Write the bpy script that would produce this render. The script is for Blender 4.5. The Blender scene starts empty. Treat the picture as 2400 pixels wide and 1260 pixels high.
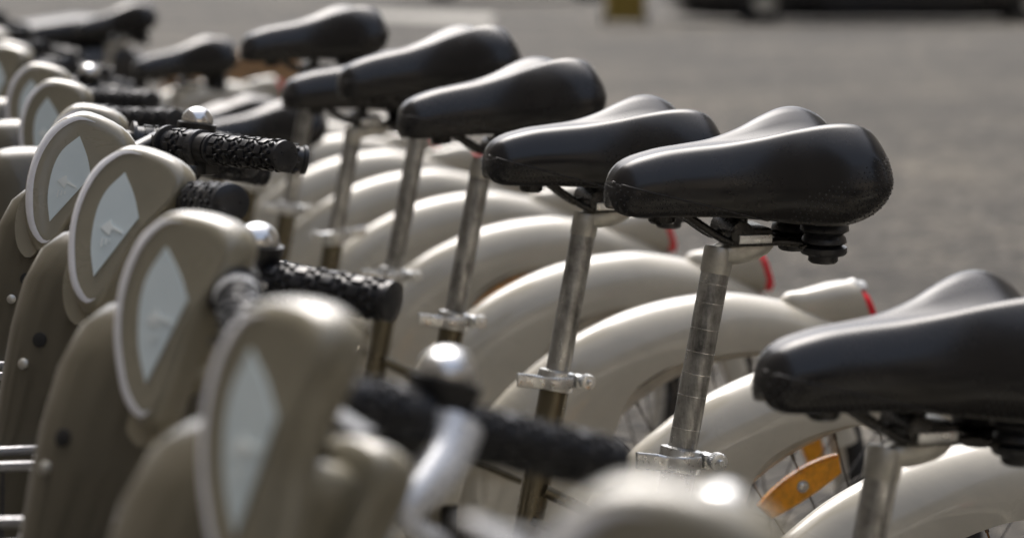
import bpy, bmesh, math, random
from mathutils import Vector, Matrix
R = math.radians
PI = math.pi
sc = bpy.context.scene
col = sc.collection
random.seed(4)

# ------------------------------------------------------------------ camera
CAM_H = 1.20
PITCH = math.atan(790.0 / 7500.0)
cam_d = bpy.data.cameras.new('camera')
cam = bpy.data.objects.new('camera', cam_d)
col.objects.link(cam)
cam.location = (0, 0, CAM_H)
cam.rotation_euler = (PI / 2 - PITCH, 0, 0)
cam_d.sensor_width = 36.0
cam_d.lens = 36.0 * 7500 / 2400
cam_d.clip_start = 0.05
cam_d.clip_end = 2000
cam_d.dof.use_dof = True
cam_d.dof.focus_distance = 3.12
cam_d.dof.aperture_fstop = 5.4
cam_d.dof.aperture_blades = 9
sc.camera = cam

# ------------------------------------------------------------------ light (overcast street)
SUN_EL, SUN_AZ = 60.0, 347.0
w = bpy.data.worlds.new('World')
sc.world = w
w.use_nodes = True
nt = w.node_tree
nt.nodes.clear()
sky = nt.nodes.new('ShaderNodeTexSky')
sky.sky_type = 'NISHITA'
sky.sun_disc = False
sky.sun_elevation = R(SUN_EL)
sky.sun_rotation = R(SUN_AZ)
sky.air_density = 1.0
sky.dust_density = 6.0
sky.ozone_density = 1.0
hs = nt.nodes.new('ShaderNodeHueSaturation')
hs.inputs['Saturation'].default_value = 0.6
bg = nt.nodes.new('ShaderNodeBackground')
bg.inputs['Strength'].default_value = 0.15
ow = nt.nodes.new('ShaderNodeOutputWorld')
nt.links.new(sky.outputs[0], hs.inputs['Color'])
nt.links.new(hs.outputs[0], bg.inputs[0])
nt.links.new(bg.outputs[0], ow.inputs[0])
sd = bpy.data.lights.new('sun', 'SUN')
sd.energy = 1.15
sd.angle = R(45)
sd.color = (1.0, 0.975, 0.95)
so = bpy.data.objects.new('sun', sd)
col.objects.link(so)
_d = Vector((math.sin(R(SUN_AZ)) * math.cos(R(SUN_EL)), math.cos(R(SUN_AZ)) * math.cos(R(SUN_EL)), math.sin(R(SUN_EL))))
so.rotation_euler = _d.to_track_quat('Z', 'Y').to_euler()
so.location = (0, 0, 30)
sc.view_settings.view_transform = 'Standard'
sc.view_settings.look = 'None'
sc.view_settings.gamma = 1
sc.view_settings.exposure = 0.90
sc.render.engine = 'CYCLES'
sc.cycles.use_denoising = True

# ------------------------------------------------------------------ materials
def new_mat(name):
    m = bpy.data.materials.new(name)
    m.use_nodes = True
    n = m.node_tree.nodes
    return m, m.node_tree, n['Principled BSDF']

def N(t, kind, **kw):
    n = t.nodes.new(kind)
    for k, v in kw.items():
        setattr(n, k, v)
    return n

def math_n(t, op, a, b=None):
    n = N(t, 'ShaderNodeMath', operation=op)
    for i, v in enumerate((a, b)):
        if v is None:
            continue
        if isinstance(v, (int, float)):
            n.inputs[i].default_value = v
        else:
            t.links.new(v, n.inputs[i])
    return n.outputs[0]

def noise(t, scale, detail=4, rough=.55, vec=None, dist=0):
    n = N(t, 'ShaderNodeTexNoise')
    n.inputs['Scale'].default_value = scale
    n.inputs['Detail'].default_value = detail
    n.inputs['Roughness'].default_value = rough
    n.inputs['Distortion'].default_value = dist
    if vec is not None:
        t.links.new(vec, n.inputs['Vector'])
    return n.outputs['Fac']

def ramp(t, fac, stops):
    n = N(t, 'ShaderNodeValToRGB')
    e = n.color_ramp.elements
    while len(e) < len(stops):
        e.new(0.5)
    for i, (p, c) in enumerate(stops):
        e[i].position = p
        e[i].color = (*c, 1) if len(c) == 3 else c
    t.links.new(fac, n.inputs[0])
    return n.outputs[0]

def objvec(t, per_object=True):
    tc = N(t, 'ShaderNodeTexCoord')
    v = tc.outputs['Object']
    if per_object:
        oi = N(t, 'ShaderNodeObjectInfo')
        sca = N(t, 'ShaderNodeVectorMath', operation='ADD')
        mul = math_n(t, 'MULTIPLY', oi.outputs['Random'], 37.0)
        t.links.new(v, sca.inputs[0])
        t.links.new(mul, sca.inputs[1])
        v = sca.outputs[0]
    return v

def bump(t, bsdf, h, strength=.2, dist=.002):
    b = N(t, 'ShaderNodeBump')
    b.inputs['Strength'].default_value = strength
    b.inputs['Distance'].default_value = dist
    t.links.new(h, b.inputs['Height'])
    t.links.new(b.outputs[0], bsdf.inputs['Normal'])

def simple(name, color, rough=.5, metal=0, coat=0, var=.12, scale=30, rvar=.12, bmp=0, bscale=300):
    m, t, b = new_mat(name)
    v = objvec(t)
    f = noise(t, scale, 5, .6, v)
    lo = tuple(c * (1 - var) for c in color)
    hi = tuple(min(1, c * (1 + var)) for c in color)
    t.links.new(ramp(t, f, [(.3, lo), (.7, hi)]), b.inputs['Base Color'])
    f2 = noise(t, scale * 3, 4, .6, v)
    rr = ramp(t, f2, [(.3, (max(0, rough - rvar),) * 3), (.75, (min(1, rough + rvar),) * 3)])
    t.links.new(rr, b.inputs['Roughness'])
    b.inputs['Metallic'].default_value = metal
    b.inputs['Coat Weight'].default_value = coat
    b.inputs['Coat Roughness'].default_value = .06
    if bmp:
        bump(t, b, noise(t, bscale, 3, .6, v), bmp, .001)
    return m

def paint(name, color, dirt=.35):
    """glossy bike paint: even coat, faint orange peel, dusty smudges, a few chips and scratches"""
    m, t, b = new_mat(name)
    v = objvec(t)
    smear = noise(t, 9, 6, .65, v, .6)
    speck = noise(t, 160, 3, .7, v)
    c1 = ramp(t, smear, [(.35, color), (.72, tuple(c * .80 for c in color))])
    mix = N(t, 'ShaderNodeMix', data_type='RGBA')
    t.links.new(ramp(t, speck, [(.70, (0, 0, 0)), (.78, (1, 1, 1))]), mix.inputs['Factor'])
    t.links.new(c1, mix.inputs['A'])
    mix.inputs['B'].default_value = (color[0] * .62, color[1] * .58, color[2] * .5, 1)
    # fine pale scratches
    sv = N(t, 'ShaderNodeMapping')
    sv.inputs['Scale'].default_value = (14, 30, 240)
    sv.inputs['Rotation'].default_value = (.3, .5, .2)
    t.links.new(v, sv.inputs['Vector'])
    scr = noise(t, 1.0, 2, .5, sv.outputs[0])
    mix2 = N(t, 'ShaderNodeMix', data_type='RGBA')
    t.links.new(ramp(t, scr, [(.80, (0, 0, 0)), (.82, (.35, .35, .35))]), mix2.inputs['Factor'])
    t.links.new(mix.outputs['Result'], mix2.inputs['A'])
    mix2.inputs['B'].default_value = (.5, .48, .43, 1)
    t.links.new(mix2.outputs['Result'], b.inputs['Base Color'])
    t.links.new(ramp(t, smear, [(.3, (.22,) * 3), (.75, (.42,) * 3)]), b.inputs['Roughness'])
    b.inputs['Coat Weight'].default_value = .9
    t.links.new(ramp(t, smear, [(.3, (.03,) * 3), (.8, (.16,) * 3)]), b.inputs['Coat Roughness'])
    bump(t, b, noise(t, 70, 2, .5, v), .05, .0012)
    return m

MT = {}
MT['taupe'] = paint('taupe_paint', (.50, .465, .38))
MT['console'] = paint('console_paint', (.268, .243, .176))
MT['housing'] = simple('housing_paint', (.080, .070, .047), .35, 0, .5, .10, 5, .06)
MT['bronze'] = simple('bronze_paint', (.125, .106, .068), .30, .75, .4, .10, 12, .05)
MT['chrome'] = simple('bright_metal', (.70, .70, .69), .22, 1, 0, .08, 40, .08)
MT['alu'] = simple('aluminium', (.66, .67, .67), .32, 1, 0, .12, 60, .1, .1, 400)
MT['zinc'] = simple('zinc_casting', (.50, .49, .45), .42, .85, 0, .2, 60, .12, .15, 300)
MT['rubber'] = simple('black_rubber', (.016, .017, .020), .34, 0, 0, .3, 60, .1, .1, 500)
MT['tyre'] = simple('tyre_rubber', (.018, .018, .018), .75, 0, 0, .3, 60, .1)
MT['black'] = simple('black_plastic', (.012, .012, .013), .38, 0, 0, .3, 40, .1)
MT['blackmetal'] = simple('black_steel', (.012, .011, .010), .3, .2, .2, .4, 60, .12)
MT['darklever'] = simple('dark_lever', (.05, .052, .055), .35, .5, 0, .2, 60, .1)
MT['lever'] = simple('lever_grey', (.72, .73, .74), .3, .4, 0, .1, 60, .1)
MT['wire'] = simple('basket_wire', (.05, .05, .053), .55, .2, 0, .2, 60)
MT['spoke'] = simple('spoke_steel', (.12, .11, .10), .4, .9, 0, .25, 60)
MT['rim'] = simple('rim_alloy', (.50, .475, .42), .4, .3, 0, .2, 30)
MT['dock'] = simple('dock_metal', (.035, .033, .028), .45, .3, 0, .25, 20)
MT['interior'] = simple('dark_gap', (.01, .01, .01), .6)
MT['clear'] = simple('clear_tape', (.62, .63, .62), .12, 0, .6, .15, 60, .06, .5, 160)
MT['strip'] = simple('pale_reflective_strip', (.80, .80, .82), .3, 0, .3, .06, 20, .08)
MT['studs'] = simple('saddle_stud_rubber', (.03, .03, .032), .3, 0, 0, .2, 60, .05)
MT['pink'] = simple('pink_sticker', (.55, .02, .24), .5)

def m_steel():
    """worn seat post: bright steel smeared with dark grease, streaks along the tube"""
    m, t, b = new_mat('worn_steel')
    v = objvec(t)
    mp = N(t, 'ShaderNodeMapping')
    mp.inputs['Scale'].default_value = (60, 60, 9)
    t.links.new(v, mp.inputs['Vector'])
    f = noise(t, 1.0, 6, .7, mp.outputs[0], .4)
    g = noise(t, 26, 5, .7, v)
    s = math_n(t, 'ADD', math_n(t, 'MULTIPLY', f, .55), math_n(t, 'MULTIPLY', g, .45))
    t.links.new(ramp(t, s, [(.36, (.09, .087, .078)), (.47, (.30, .295, .28)), (.60, (.60, .60, .58))]), b.inputs['Base Color'])
    b.inputs['Metallic'].default_value = .9
    t.links.new(ramp(t, s, [(.36, (.52,) * 3), (.62, (.24,) * 3)]), b.inputs['Roughness'])
    bump(t, b, noise(t, 260, 3, .6, v), .12, .0006)
    return m
MT['steel'] = m_steel()

def m_saddle():
    m, t, b = new_mat('saddle_skin')
    tc = N(t, 'ShaderNodeTexCoord')
    sep = N(t, 'ShaderNodeSeparateXYZ')
    t.links.new(tc.outputs['Object'], sep.inputs[0])
    X, Y, Z = sep.outputs
    v = objvec(t)
    wear = noise(t, 14, 6, .65, v)
    t.links.new(ramp(t, wear, [(.35, (.010, .010, .011)), (.75, (.018, .017, .017))]), b.inputs['Base Color'])
    t.links.new(ramp(t, wear, [(.3, (.21,) * 3), (.75, (.32,) * 3)]), b.inputs['Roughness'])
    b.inputs['Specular IOR Level'].default_value = .5
    b.inputs['Coat Weight'].default_value = .0
    # moulded dots in two zones: under the nose line, and on the rear flank; x runs 0 (nose) to -0.28 (rear)
    line = math_n(t, 'ADD', .034, math_n(t, 'MULTIPLY', X, .245))
    dz = math_n(t, 'SUBTRACT', line, Z)
    m1 = math_n(t, 'MULTIPLY', math_n(t, 'GREATER_THAN', dz, .0015), math_n(t, 'GREATER_THAN', X, -.15))
    line2 = math_n(t, 'ADD', .071, math_n(t, 'MULTIPLY', math_n(t, 'ABSOLUTE', math_n(t, 'ADD', X, .255)), -.62))
    m2 = math_n(t, 'MULTIPLY', math_n(t, 'GREATER_THAN', math_n(t, 'SUBTRACT', line2, Z), 0), math_n(t, 'LESS_THAN', X, -.165))
    zone = math_n(t, 'MAXIMUM', m1, m2)
    k = 2 * PI / .0058
    dots = math_n(t, 'MULTIPLY', math_n(t, 'SINE', math_n(t, 'MULTIPLY', math_n(t, 'ADD', X, math_n(t, 'MULTIPLY', Z, .5)), k)),
                  math_n(t, 'SINE', math_n(t, 'MULTIPLY', Z, k * .9)))
    dots = math_n(t, 'MULTIPLY', math_n(t, 'GREATER_THAN', dots, .28), zone)
    seam = math_n(t, 'MULTIPLY', math_n(t, 'LESS_THAN', math_n(t, 'ABSOLUTE', dz), .0009), math_n(t, 'GREATER_THAN', X, -.15))
    fine = noise(t, 900, 2, .5, v)
    h = math_n(t, 'ADD', math_n(t, 'MULTIPLY', fine, .02), math_n(t, 'MULTIPLY', math_n(t, 'ADD', dots, math_n(t, 'MULTIPLY', seam, -1.2)), 1.0))
    bump(t, b, h, .6, .0012)
    return m
MT['saddle'] = m_saddle()

def m_asphalt():
    m, t, b = new_mat('asphalt')
    tc = N(t, 'ShaderNodeTexCoord')
    v = tc.outputs['Object']
    big = noise(t, .35, 5, .6, v)
    mid = noise(t, 3.0, 6, .7, v)
    vor = N(t, 'ShaderNodeTexVoronoi')
    vor.inputs['Scale'].default_value = 38
    t.links.new(v, vor.inputs['Vector'])
    st = ramp(t, vor.outputs['Color'], [(.15, (.023, .022, .0205)), (.6, (.050, .0475, .043)), (.93, (.13, .122, .108))])
    mix = N(t, 'ShaderNodeMix', data_type='RGBA', blend_type='MULTIPLY')
    mix.inputs['Factor'].default_value = 1
    t.links.new(st, mix.inputs['A'])
    t.links.new(ramp(t, math_n(t, 'ADD', math_n(t, 'MULTIPLY', big, .5), math_n(t, 'MULTIPLY', mid, .5)),
                     [(.38, (.42, .41, .40)), (.50, (.95, .92, .87)), (.60, (1.75, 1.64, 1.46))]), mix.inputs['B'])
    vp = N(t, 'ShaderNodeTexVoronoi')
    vp.inputs['Scale'].default_value = 21
    t.links.new(v, vp.inputs['Vector'])
    peb = math_n(t, 'MULTIPLY', math_n(t, 'LESS_THAN', vp.outputs['Distance'], .42), math_n(t, 'GREATER_THAN', vp.outputs['Color'], .86))
    mp = N(t, 'ShaderNodeMix', data_type='RGBA')
    t.links.new(peb, mp.inputs['Factor'])
    t.links.new(mix.outputs['Result'], mp.inputs['A'])
    mp.inputs['B'].default_value = (.24, .225, .20, 1)
    sm = noise(t, 11, 4, .7, v)
    m3 = N(t, 'ShaderNodeMix', data_type='RGBA', blend_type='MULTIPLY')
    m3.inputs['Factor'].default_value = 1
    t.links.new(mp.outputs['Result'], m3.inputs['A'])
    t.links.new(ramp(t, sm, [(.38, (.55, .55, .56)), (.62, (1.35, 1.33, 1.28))]), m3.inputs['B'])
    t.links.new(m3.outputs['Result'], b.inputs['Base Color'])
    b.inputs['Roughness'].default_value = .85
    b.inputs['Specular IOR Level'].default_value = .18
    bump(t, b, vor.outputs['Distance'], .7, .006)
    return m
MT['asphalt'] = m_asphalt()

def m_paving():
    m, t, b = new_mat('pavement_asphalt')
    tc = N(t, 'ShaderNodeTexCoord')
    f = noise(t, 60, 6, .7, tc.outputs['Object'])
    t.links.new(ramp(t, f, [(.3, (.05, .048, .045)), (.7, (.11, .105, .10))]), b.inputs['Base Color'])
    b.inputs['Roughness'].default_value = .8
    bump(t, b, f, .5, .004)
    return m
MT['paving'] = m_paving()

def m_panel():
    """pale blue-green information sticker, blank but for faint worn arrow and lines"""
    m, t, b = new_mat('info_sticker')
    v = objvec(t)
    f = noise(t, 18, 6, .65, v)
    t.links.new(ramp(t, f, [(.35, (.62, .71, .725)), (.7, (.68, .76, .77))]), b.inputs['Base Color'])
    b.inputs['Roughness'].default_value = .35
    b.inputs['Coat Weight'].default_value = .25
    b.inputs['Coat Roughness'].default_value = .2
    return m
MT['panel'] = m_panel()
MT['print'] = simple('sticker_print', (.80, .85, .83), .4)
MT['purple'] = simple('purple_mark', (.20, .17, .34), .5)

def m_lens(name, color, emis=0):
    m, t, b = new_mat(name)
    tc = N(t, 'ShaderNodeTexCoord')
    sep = N(t, 'ShaderNodeSeparateXYZ')
    t.links.new(tc.outputs['Object'], sep.inputs[0])
    k = 2 * PI / .0032
    g = math_n(t, 'MULTIPLY', math_n(t, 'SINE', math_n(t, 'MULTIPLY', sep.outputs[0], k)), math_n(t, 'SINE', math_n(t, 'MULTIPLY', sep.outputs[2], k)))
    f = noise(t, 60, 5, .7, tc.outputs['Object'])
    t.links.new(ramp(t, f, [(.3, tuple(c * .55 for c in color)), (.6, color)]), b.inputs['Base Color'])
    b.inputs['Roughness'].default_value = .18
    b.inputs['Subsurface Weight'].default_value = .35
    b.inputs['Subsurface Radius'].default_value = (.01, .006, .003)
    b.inputs['Subsurface Scale'].default_value = .5
    bump(t, b, g, .35, .0006)
    return m
MT['amber'] = m_lens('amber_reflector', (1.0, .42, .015))
MT['red'] = m_lens('red_lens', (.80, .010, .03))
MT['tan'] = simple('tan_wood', (.45, .27, .13), .7, 0, 0, .2, 6)
MT['carblack'] = simple('black_car_paint', (.010, .010, .011), .25, 0, .8, .2, 3)
MT['cargrey'] = simple('dark_car_paint', (.02, .021, .022), .28, 0, .8, .2, 3)
MT['glass'] = simple('car_glass', (.02, .022, .024), .08, 0, 0, .1, 3, .02)
MT['mustard'] = simple('mustard_plastic', (.22, .15, .02), .5, 0, 0, .2, 6)
MT['marking'] = simple('worn_road_paint', (.15, .14, .112), .7, 0, 0, .3, 5)
MT['facade'] = simple('limestone', (.42, .37, .30), .8, 0, 0, .15, .8)
MT['roofzinc'] = simple('zinc_roof', (.16, .17, .19), .5, .4, 0, .15, .6)
MT['window'] = simple('window_glass', (.03, .035, .04), .1, 0, 0, .1, 2, .03)
MT['scooter'] = simple('scooter_black', (.008, .008, .009), .3, 0, .5, .2, 8)

# ------------------------------------------------------------------ mesh helpers
def finish(bm, name, mat, smooth=True, angle=40):
    bmesh.ops.recalc_face_normals(bm, faces=bm.faces)
    me = bpy.data.meshes.new(name)
    bm.to_mesh(me)
    bm.free()
    if smooth:
        for p in me.polygons:
            p.use_smooth = True
        try:
            me.set_sharp_from_angle(angle=R(angle))
        except Exception:
            pass
    me.materials.append(MT[mat])
    return me

def catmull(pts, n, closed=False):
    P = [Vector(p) for p in pts]
    out = []
    m = len(P)
    segs = m if closed else m - 1
    for i in range(segs):
        if closed:
            p0, p1, p2, p3 = P[(i - 1) % m], P[i], P[(i + 1) % m], P[(i + 2) % m]
        else:
            p1, p2 = P[i], P[i + 1]
            p0 = P[i - 1] if i else p1 * 2 - p2
            p3 = P[i + 2] if i + 2 < m else p2 * 2 - p1
        for k in range(n):
            t = k / n
            out.append(.5 * ((2 * p1) + (p2 - p0) * t + (2 * p0 - 5 * p1 + 4 * p2 - p3) * t * t + (3 * p1 - p0 - 3 * p2 + p3) * t ** 3))
    if not closed:
        out.append(P[-1])
    return out

def lerp1(xs, ys, x):
    if x <= xs[0]:
        return ys[0]
    for i in range(len(xs) - 1):
        if x <= xs[i + 1]:
            # smooth (Catmull) interpolation on a non-uniform grid
            x0, x1 = xs[i], xs[i + 1]
            t = (x - x0) / (x1 - x0)
            def sl(j):
                a, b2 = max(0, j - 1), min(len(xs) - 1, j + 1)
                return (ys[b2] - ys[a]) / (xs[b2] - xs[a])
            h = x1 - x0
            a, b2 = sl(i) * h, sl(i + 1) * h
            return (2 * t ** 3 - 3 * t * t + 1) * ys[i] + (t ** 3 - 2 * t * t + t) * a + (-2 * t ** 3 + 3 * t * t) * ys[i + 1] + (t ** 3 - t * t) * b2
    return ys[-1]

def loft(bm, loops, cap=True):
    rows = [[bm.verts.new(p) for p in L] for L in loops]
    n = len(rows[0])
    for a, b in zip(rows, rows[1:]):
        for i in range(n):
            bm.faces.new((a[i], a[(i + 1) % n], b[(i + 1) % n], b[i]))
    if cap:
        bm.faces.new(rows[0])
        bm.faces.new(list(reversed(rows[-1])))
    return rows

def tube(bm, pts, r, n=10, closed=False, cap=True, flat=1.0):
    P = [Vector(p) for p in pts]
    rs = r if isinstance(r, (list, tuple)) else [r] * len(P)
    loops = []
    up = None
    m = len(P)
    for i, p in enumerate(P):
        if closed:
            t = P[(i + 1) % m] - P[i - 1]
        else:
            t = P[min(i + 1, m - 1)] - P[max(i - 1, 0)]
        t.normalize()
        if up is None:
            up = t.orthogonal().normalized() if abs(t.y) > .9 else Vector((0, 1, 0))
        up = (up - t * up.dot(t)).normalized()
        s = t.cross(up)
        loops.append([p + (up * math.cos(2 * PI * k / n) * flat + s * math.sin(2 * PI * k / n)) * rs[i] for k in range(n)])
    if closed:
        loops.append(loops[0])
        rows = [[bm.verts.new(q) for q in L] for L in loops[:-1]]
        rows.append(rows[0])
        for a, b in zip(rows, rows[1:]):
            for k in range(n):
                bm.faces.new((a[k], a[(k + 1) % n], b[(k + 1) % n], b[k]))
    else:
        loft(bm, loops, cap)

def box(bm, c, s, M=None, bev=0.0):
    g = bmesh.ops.create_cube(bm, size=1)
    vs = g['verts']
    for v in vs:
        v.co = Vector((v.co.x * s[0], v.co.y * s[1], v.co.z * s[2]))
    if bev:
        es = list({e for v in vs for e in v.link_edges})
        r = bmesh.ops.bevel(bm, geom=es, offset=bev, segments=2, affect='EDGES', profile=.6)
        vs = list({v for f in r['faces'] for v in f.verts} | {v for v in vs if v.is_valid})
    T = Matrix.Translation(c) @ (M.to_4x4() if M is not None else Matrix())
    bmesh.ops.transform(bm, matrix=T, verts=[v for v in vs if v.is_valid])

def lathe(bm, prof, axis_o, axis_d, n=24, x_dir=None):
    d = Vector(axis_d).normalized()
    a = d.orthogonal().normalized()
    b = d.cross(a)
    o = Vector(axis_o)
    loops = []
    for (r, h) in prof:
        rr = max(r, 1e-5)
        loops.append([o + d * h + (a * math.cos(2 * PI * k / n) + b * math.sin(2 * PI * k / n)) * rr for k in range(n)])
    loft(bm, loops, True)

def obj(name, me, parent=None):
    o = bpy.data.objects.new(name, me)
    col.objects.link(o)
    if parent is not None:
        o.parent = parent
    return o

def tag(o, label, cat, group=None, kind=None):
    if label:
        o['label'] = label
    if cat:
        o['category'] = cat
    if group:
        o['group'] = group
    if kind:
        o['kind'] = kind
    return o

# ------------------------------------------------------------------ ground
def sheet(name, x0, x1, y0, y1, z, mat, sub=1):
    bm = bmesh.new()
    vs = [bm.verts.new(p) for p in ((x0, y0, z), (x1, y0, z), (x1, y1, z), (x0, y1, z))]
    bm.faces.new(vs)
    o = obj(name, finish(bm, name, mat, False))
    o['kind'] = 'structure'
    return o
sheet('road', -400, 400, -300, 900, 0.0, 'asphalt')

# ------------------------------------------------------------------ bicycle meshes (x forward, y left, z up, origin on the ground under the seat clamp)
CL_Z = .705                      # seat clamp height
LEAN = .197                      # the seat tube leans back by this much per metre of height
HUB = Vector((-.42, 0, .345))
ME = {}

def mk(name, mat, fn, smooth=True, angle=40):
    bm = bmesh.new()
    fn(bm)
    ME[name] = finish(bm, name, mat, smooth, angle)

AX = Vector((-LEAN, 0, 1)).normalized()
BB = Vector((.085, 0, .285))

# --- frame
mk('seat_tube', 'bronze', lambda bm: tube(bm, [BB, Vector((0, 0, CL_Z)) - AX * .012], .0165, 20))
def f_main(bm):
    pts = catmull([(.078, 0, .44), (.14, 0, .40), (.25, 0, .385), (.39, 0, .44), (.52, 0, .56), (.645, 0, .70)], 7)
    n = len(pts)
    tube(bm, pts, [.036 + .012 * math.sin(PI * i / (n - 1)) for i in range(n)], 18)
    tube(bm, [(.075, 0, .30), (.16, 0, .34), (.25, 0, .385)], .03, 14)
mk('main_tube', 'taupe', f_main)
STEER_O = Vector((.573, 0, .924))
PO = STEER_O + Vector((-.048, 0, -.002))
STEER_D = Vector((-math.cos(R(70)), 0, math.sin(R(70))))
mk('head_tube', 'bronze', lambda bm: tube(bm, [STEER_O - STEER_D * .34, STEER_O - STEER_D * .16], .026, 18))
def f_gusset(bm):
    # folded bracket where the main beam meets the seat tube
    tube(bm, [(.145, .024, .615), (.085, .026, .585), (.055, .0, .60)], .006, 8)
    tube(bm, [(.085, .026, .585), (.10, .03, .53), (.115, .03, .47)], .005, 8)
    tube(bm, [(.145, -.024, .615), (.085, -.026, .585), (.055, .0, .60)], .006, 8)
    tube(bm, [(.085, -.026, .585), (.10, -.03, .53), (.115, -.03, .47)], .005, 8)
mk('frame_bracket', 'bronze', f_gusset)
def f_stay(sy):
    def f(bm):
        tube(bm, [(.02, sy * .018, .585), (-.05, sy * .030, .548), (-.20, sy * .031, .46), (-.41, sy * .033, .352)], .0075, 10)
    return f
mk('seat_stay_l', 'bronze', f_stay(1))
mk('seat_stay_r', 'bronze', f_stay(-1))
mk('fender_stay', 'bronze', lambda bm: [tube(bm, [(.035, s * .017, .552), (-.05, s * .0335, .512), (-.115, s * .035, .48)], .005, 8) for s in (1, -1)])
def f_cs(sy):
    return lambda bm: tube(bm, [(.07, sy * .03, .285), (-.12, sy * .031, .31), (-.42, sy * .033, .342)], .009, 10)
mk('chain_stay_l', 'bronze', f_cs(1))
mk('chain_stay_r', 'bronze', f_cs(-1))
mk('bottom_bracket', 'bronze', lambda bm: lathe(bm, [(.02, -.045), (.024, -.04), (.024, .04), (.02, .045)], BB, (0, 1, 0), 20))
mk('frame_bolt', 'alu', lambda bm: lathe(bm, [(.006, 0), (.006, .004), (.003, .006)], (-.052, .034, .548), (0, 1, 0), 10))
def f_crank(sy):
    def f(bm):
        a = R(35 if sy > 0 else 215)
        e = BB + Vector((math.cos(a) * .165, sy * .075, math.sin(a) * .165))
        tube(bm, [BB + Vector((0, sy * .05, 0)), e], [.012, .009], 10)
        lathe(bm, [(.015, -.012), (.015, .012)], BB + Vector((0, sy * .055, 0)), (0, 1, 0), 14)
    return f
mk('crank_l', 'alu', f_crank(1))
mk('crank_r', 'alu', f_crank(-1))
def f_pedal(sy):
    def f(bm):
        a = R(35 if sy > 0 else 215)
        e = BB + Vector((math.cos(a) * .165, sy * .125, math.sin(a) * .165))
        box(bm, e, (.095, .085, .024), bev=.005)
    return f
mk('pedal_l', 'black', f_pedal(1))
mk('pedal_r', 'black', f_pedal(-1))
def f_case(bm):
    loops = []
    for y in (-.062, -.058, -.046, -.042):
        e = .004 if y in (-.062, -.042) else 0
        pts = []
        for k in range(20):
            a = PI / 2 - PI * k / 19
            pts.append(Vector((BB.x + math.cos(a) * (.085 - e), y, BB.z + math.sin(a) * (.085 - e))))
        for k in range(20):
            a = -PI / 2 - PI * k / 19
            pts.append(Vector((HUB.x + math.cos(a) * (.05 - e), y, HUB.z + math.sin(a) * (.05 - e))))
        loops.append(pts)
    loft(bm, loops)
mk('chain_case', 'taupe', f_case)

# --- seat clamp
def f_clamp(bm):
    o = Vector((0, 0, CL_Z)) - AX * .012
    lathe(bm, [(.0165, 0), (.0205, .001), (.0212, .004), (.0212, .018), (.0205, .022), (.0145, .0235), (.0145, .012)], o, AX, 28)
    # ears at the back left
    c = o + AX * .011 + Vector((-.0225, .009, 0))
    box(bm, c, (.011, .020, .015), bev=.003)
mk('seat_clamp', 'alu', f_clamp, angle=30)
def f_qr(bm):
    o = Vector((0, 0, CL_Z)) - AX * .001
    pts = catmull([o + Vector((-.012, .0215, 0)), o + Vector((.004, .0255, .0005)), o + Vector((.016, .0262, .002)), o + Vector((.026, .0295, .003)), o + Vector((.036, .0275, .0045)), o + Vector((.056, .0285, .0075))], 5)
    loops = []
    for i, q in enumerate(pts):
        u = i / (len(pts) - 1)
        h = .0062 + .0016 * min(1, max(0, (u - .45) * 3))
        t = .0026
        L = []
        for k in range(16):
            a_ = 2 * PI * k / 16
            L.append(q + Vector((0, math.copysign(abs(math.cos(a_)) ** .45, math.cos(a_)) * t, math.copysign(abs(math.sin(a_)) ** .45, math.sin(a_)) * h)))
        loops.append(L)
    loft(bm, loops)
mk('quick_release_lever', 'alu', f_qr, angle=30)
def f_nut(bm):
    o = Vector((-.027, .021, CL_Z))
    n = 28
    loops = []
    for (r, h) in [(.006, 0), (.0085, .0005), (.0088, .002), (.0088, .009), (.0075, .0105), (.0035, .0108)]:
        L = []
        for k in range(n * 2):
            a = PI * k / n
            rr = r * (1.0 if (k % 2 or r < .0086) else .93)
            L.append(o + Vector((math.cos(a) * rr, h, math.sin(a) * rr)))
        loops.append(L)
    loft(bm, loops)
    lathe(bm, [(.0032, 0), (.0032, .0145), (.0024, .0155)], o, (0, 1, 0), 12)
mk('clamp_nut', 'alu', f_nut, angle=25)

# --- seat post: local origin at the post top, running down AX; long enough to stay inside the seat tube
mk('seat_post', 'steel', lambda bm: lathe(bm, [(.0132, -.36), (.0136, -.355), (.0136, -.004), (.0134, -.001), (.0125, 0)], (0, 0, 0), AX, 28))
mk('height_mark', 'chrome', lambda bm: lathe(bm, [(.0134, -.0005), (.01392, -.0003), (.01392, .0003), (.0134, .0005)], (0, 0, 0), AX, 28))
def f_posthead(bm):
    lathe(bm, [(.0140, -.024), (.0146, -.022), (.0150, -.002), (.0142, .001), (.011, .0015)], (0, 0, 0), AX, 24)
    # cast cradle reaching back under the rails
    loops = []
    for (x, hw, z0, z1) in [(.012, .010, -.012, .0005), (.0, .014, -.014, .004), (-.014, .0165, -.015, .009), (-.024, .0185, -.0135, .0125), (-.034, .019, -.011, .013), (-.043, .0185, -.006, .013), (-.048, .017, -.001, .0125)]:
        L = []
        for k in range(16):
            a = 2 * PI * k / 16
            cy = math.copysign(abs(math.cos(a)) ** .5, math.cos(a)) * hw
            cz = (z0 + z1) / 2 + math.copysign(abs(math.sin(a)) ** .5, math.sin(a)) * (z1 - z0) / 2
            L.append(Vector((x, cy, cz)))
        loops.append(L)
    loft(bm, loops)
mk('post_head', 'zinc', f_posthead, angle=50)

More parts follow.
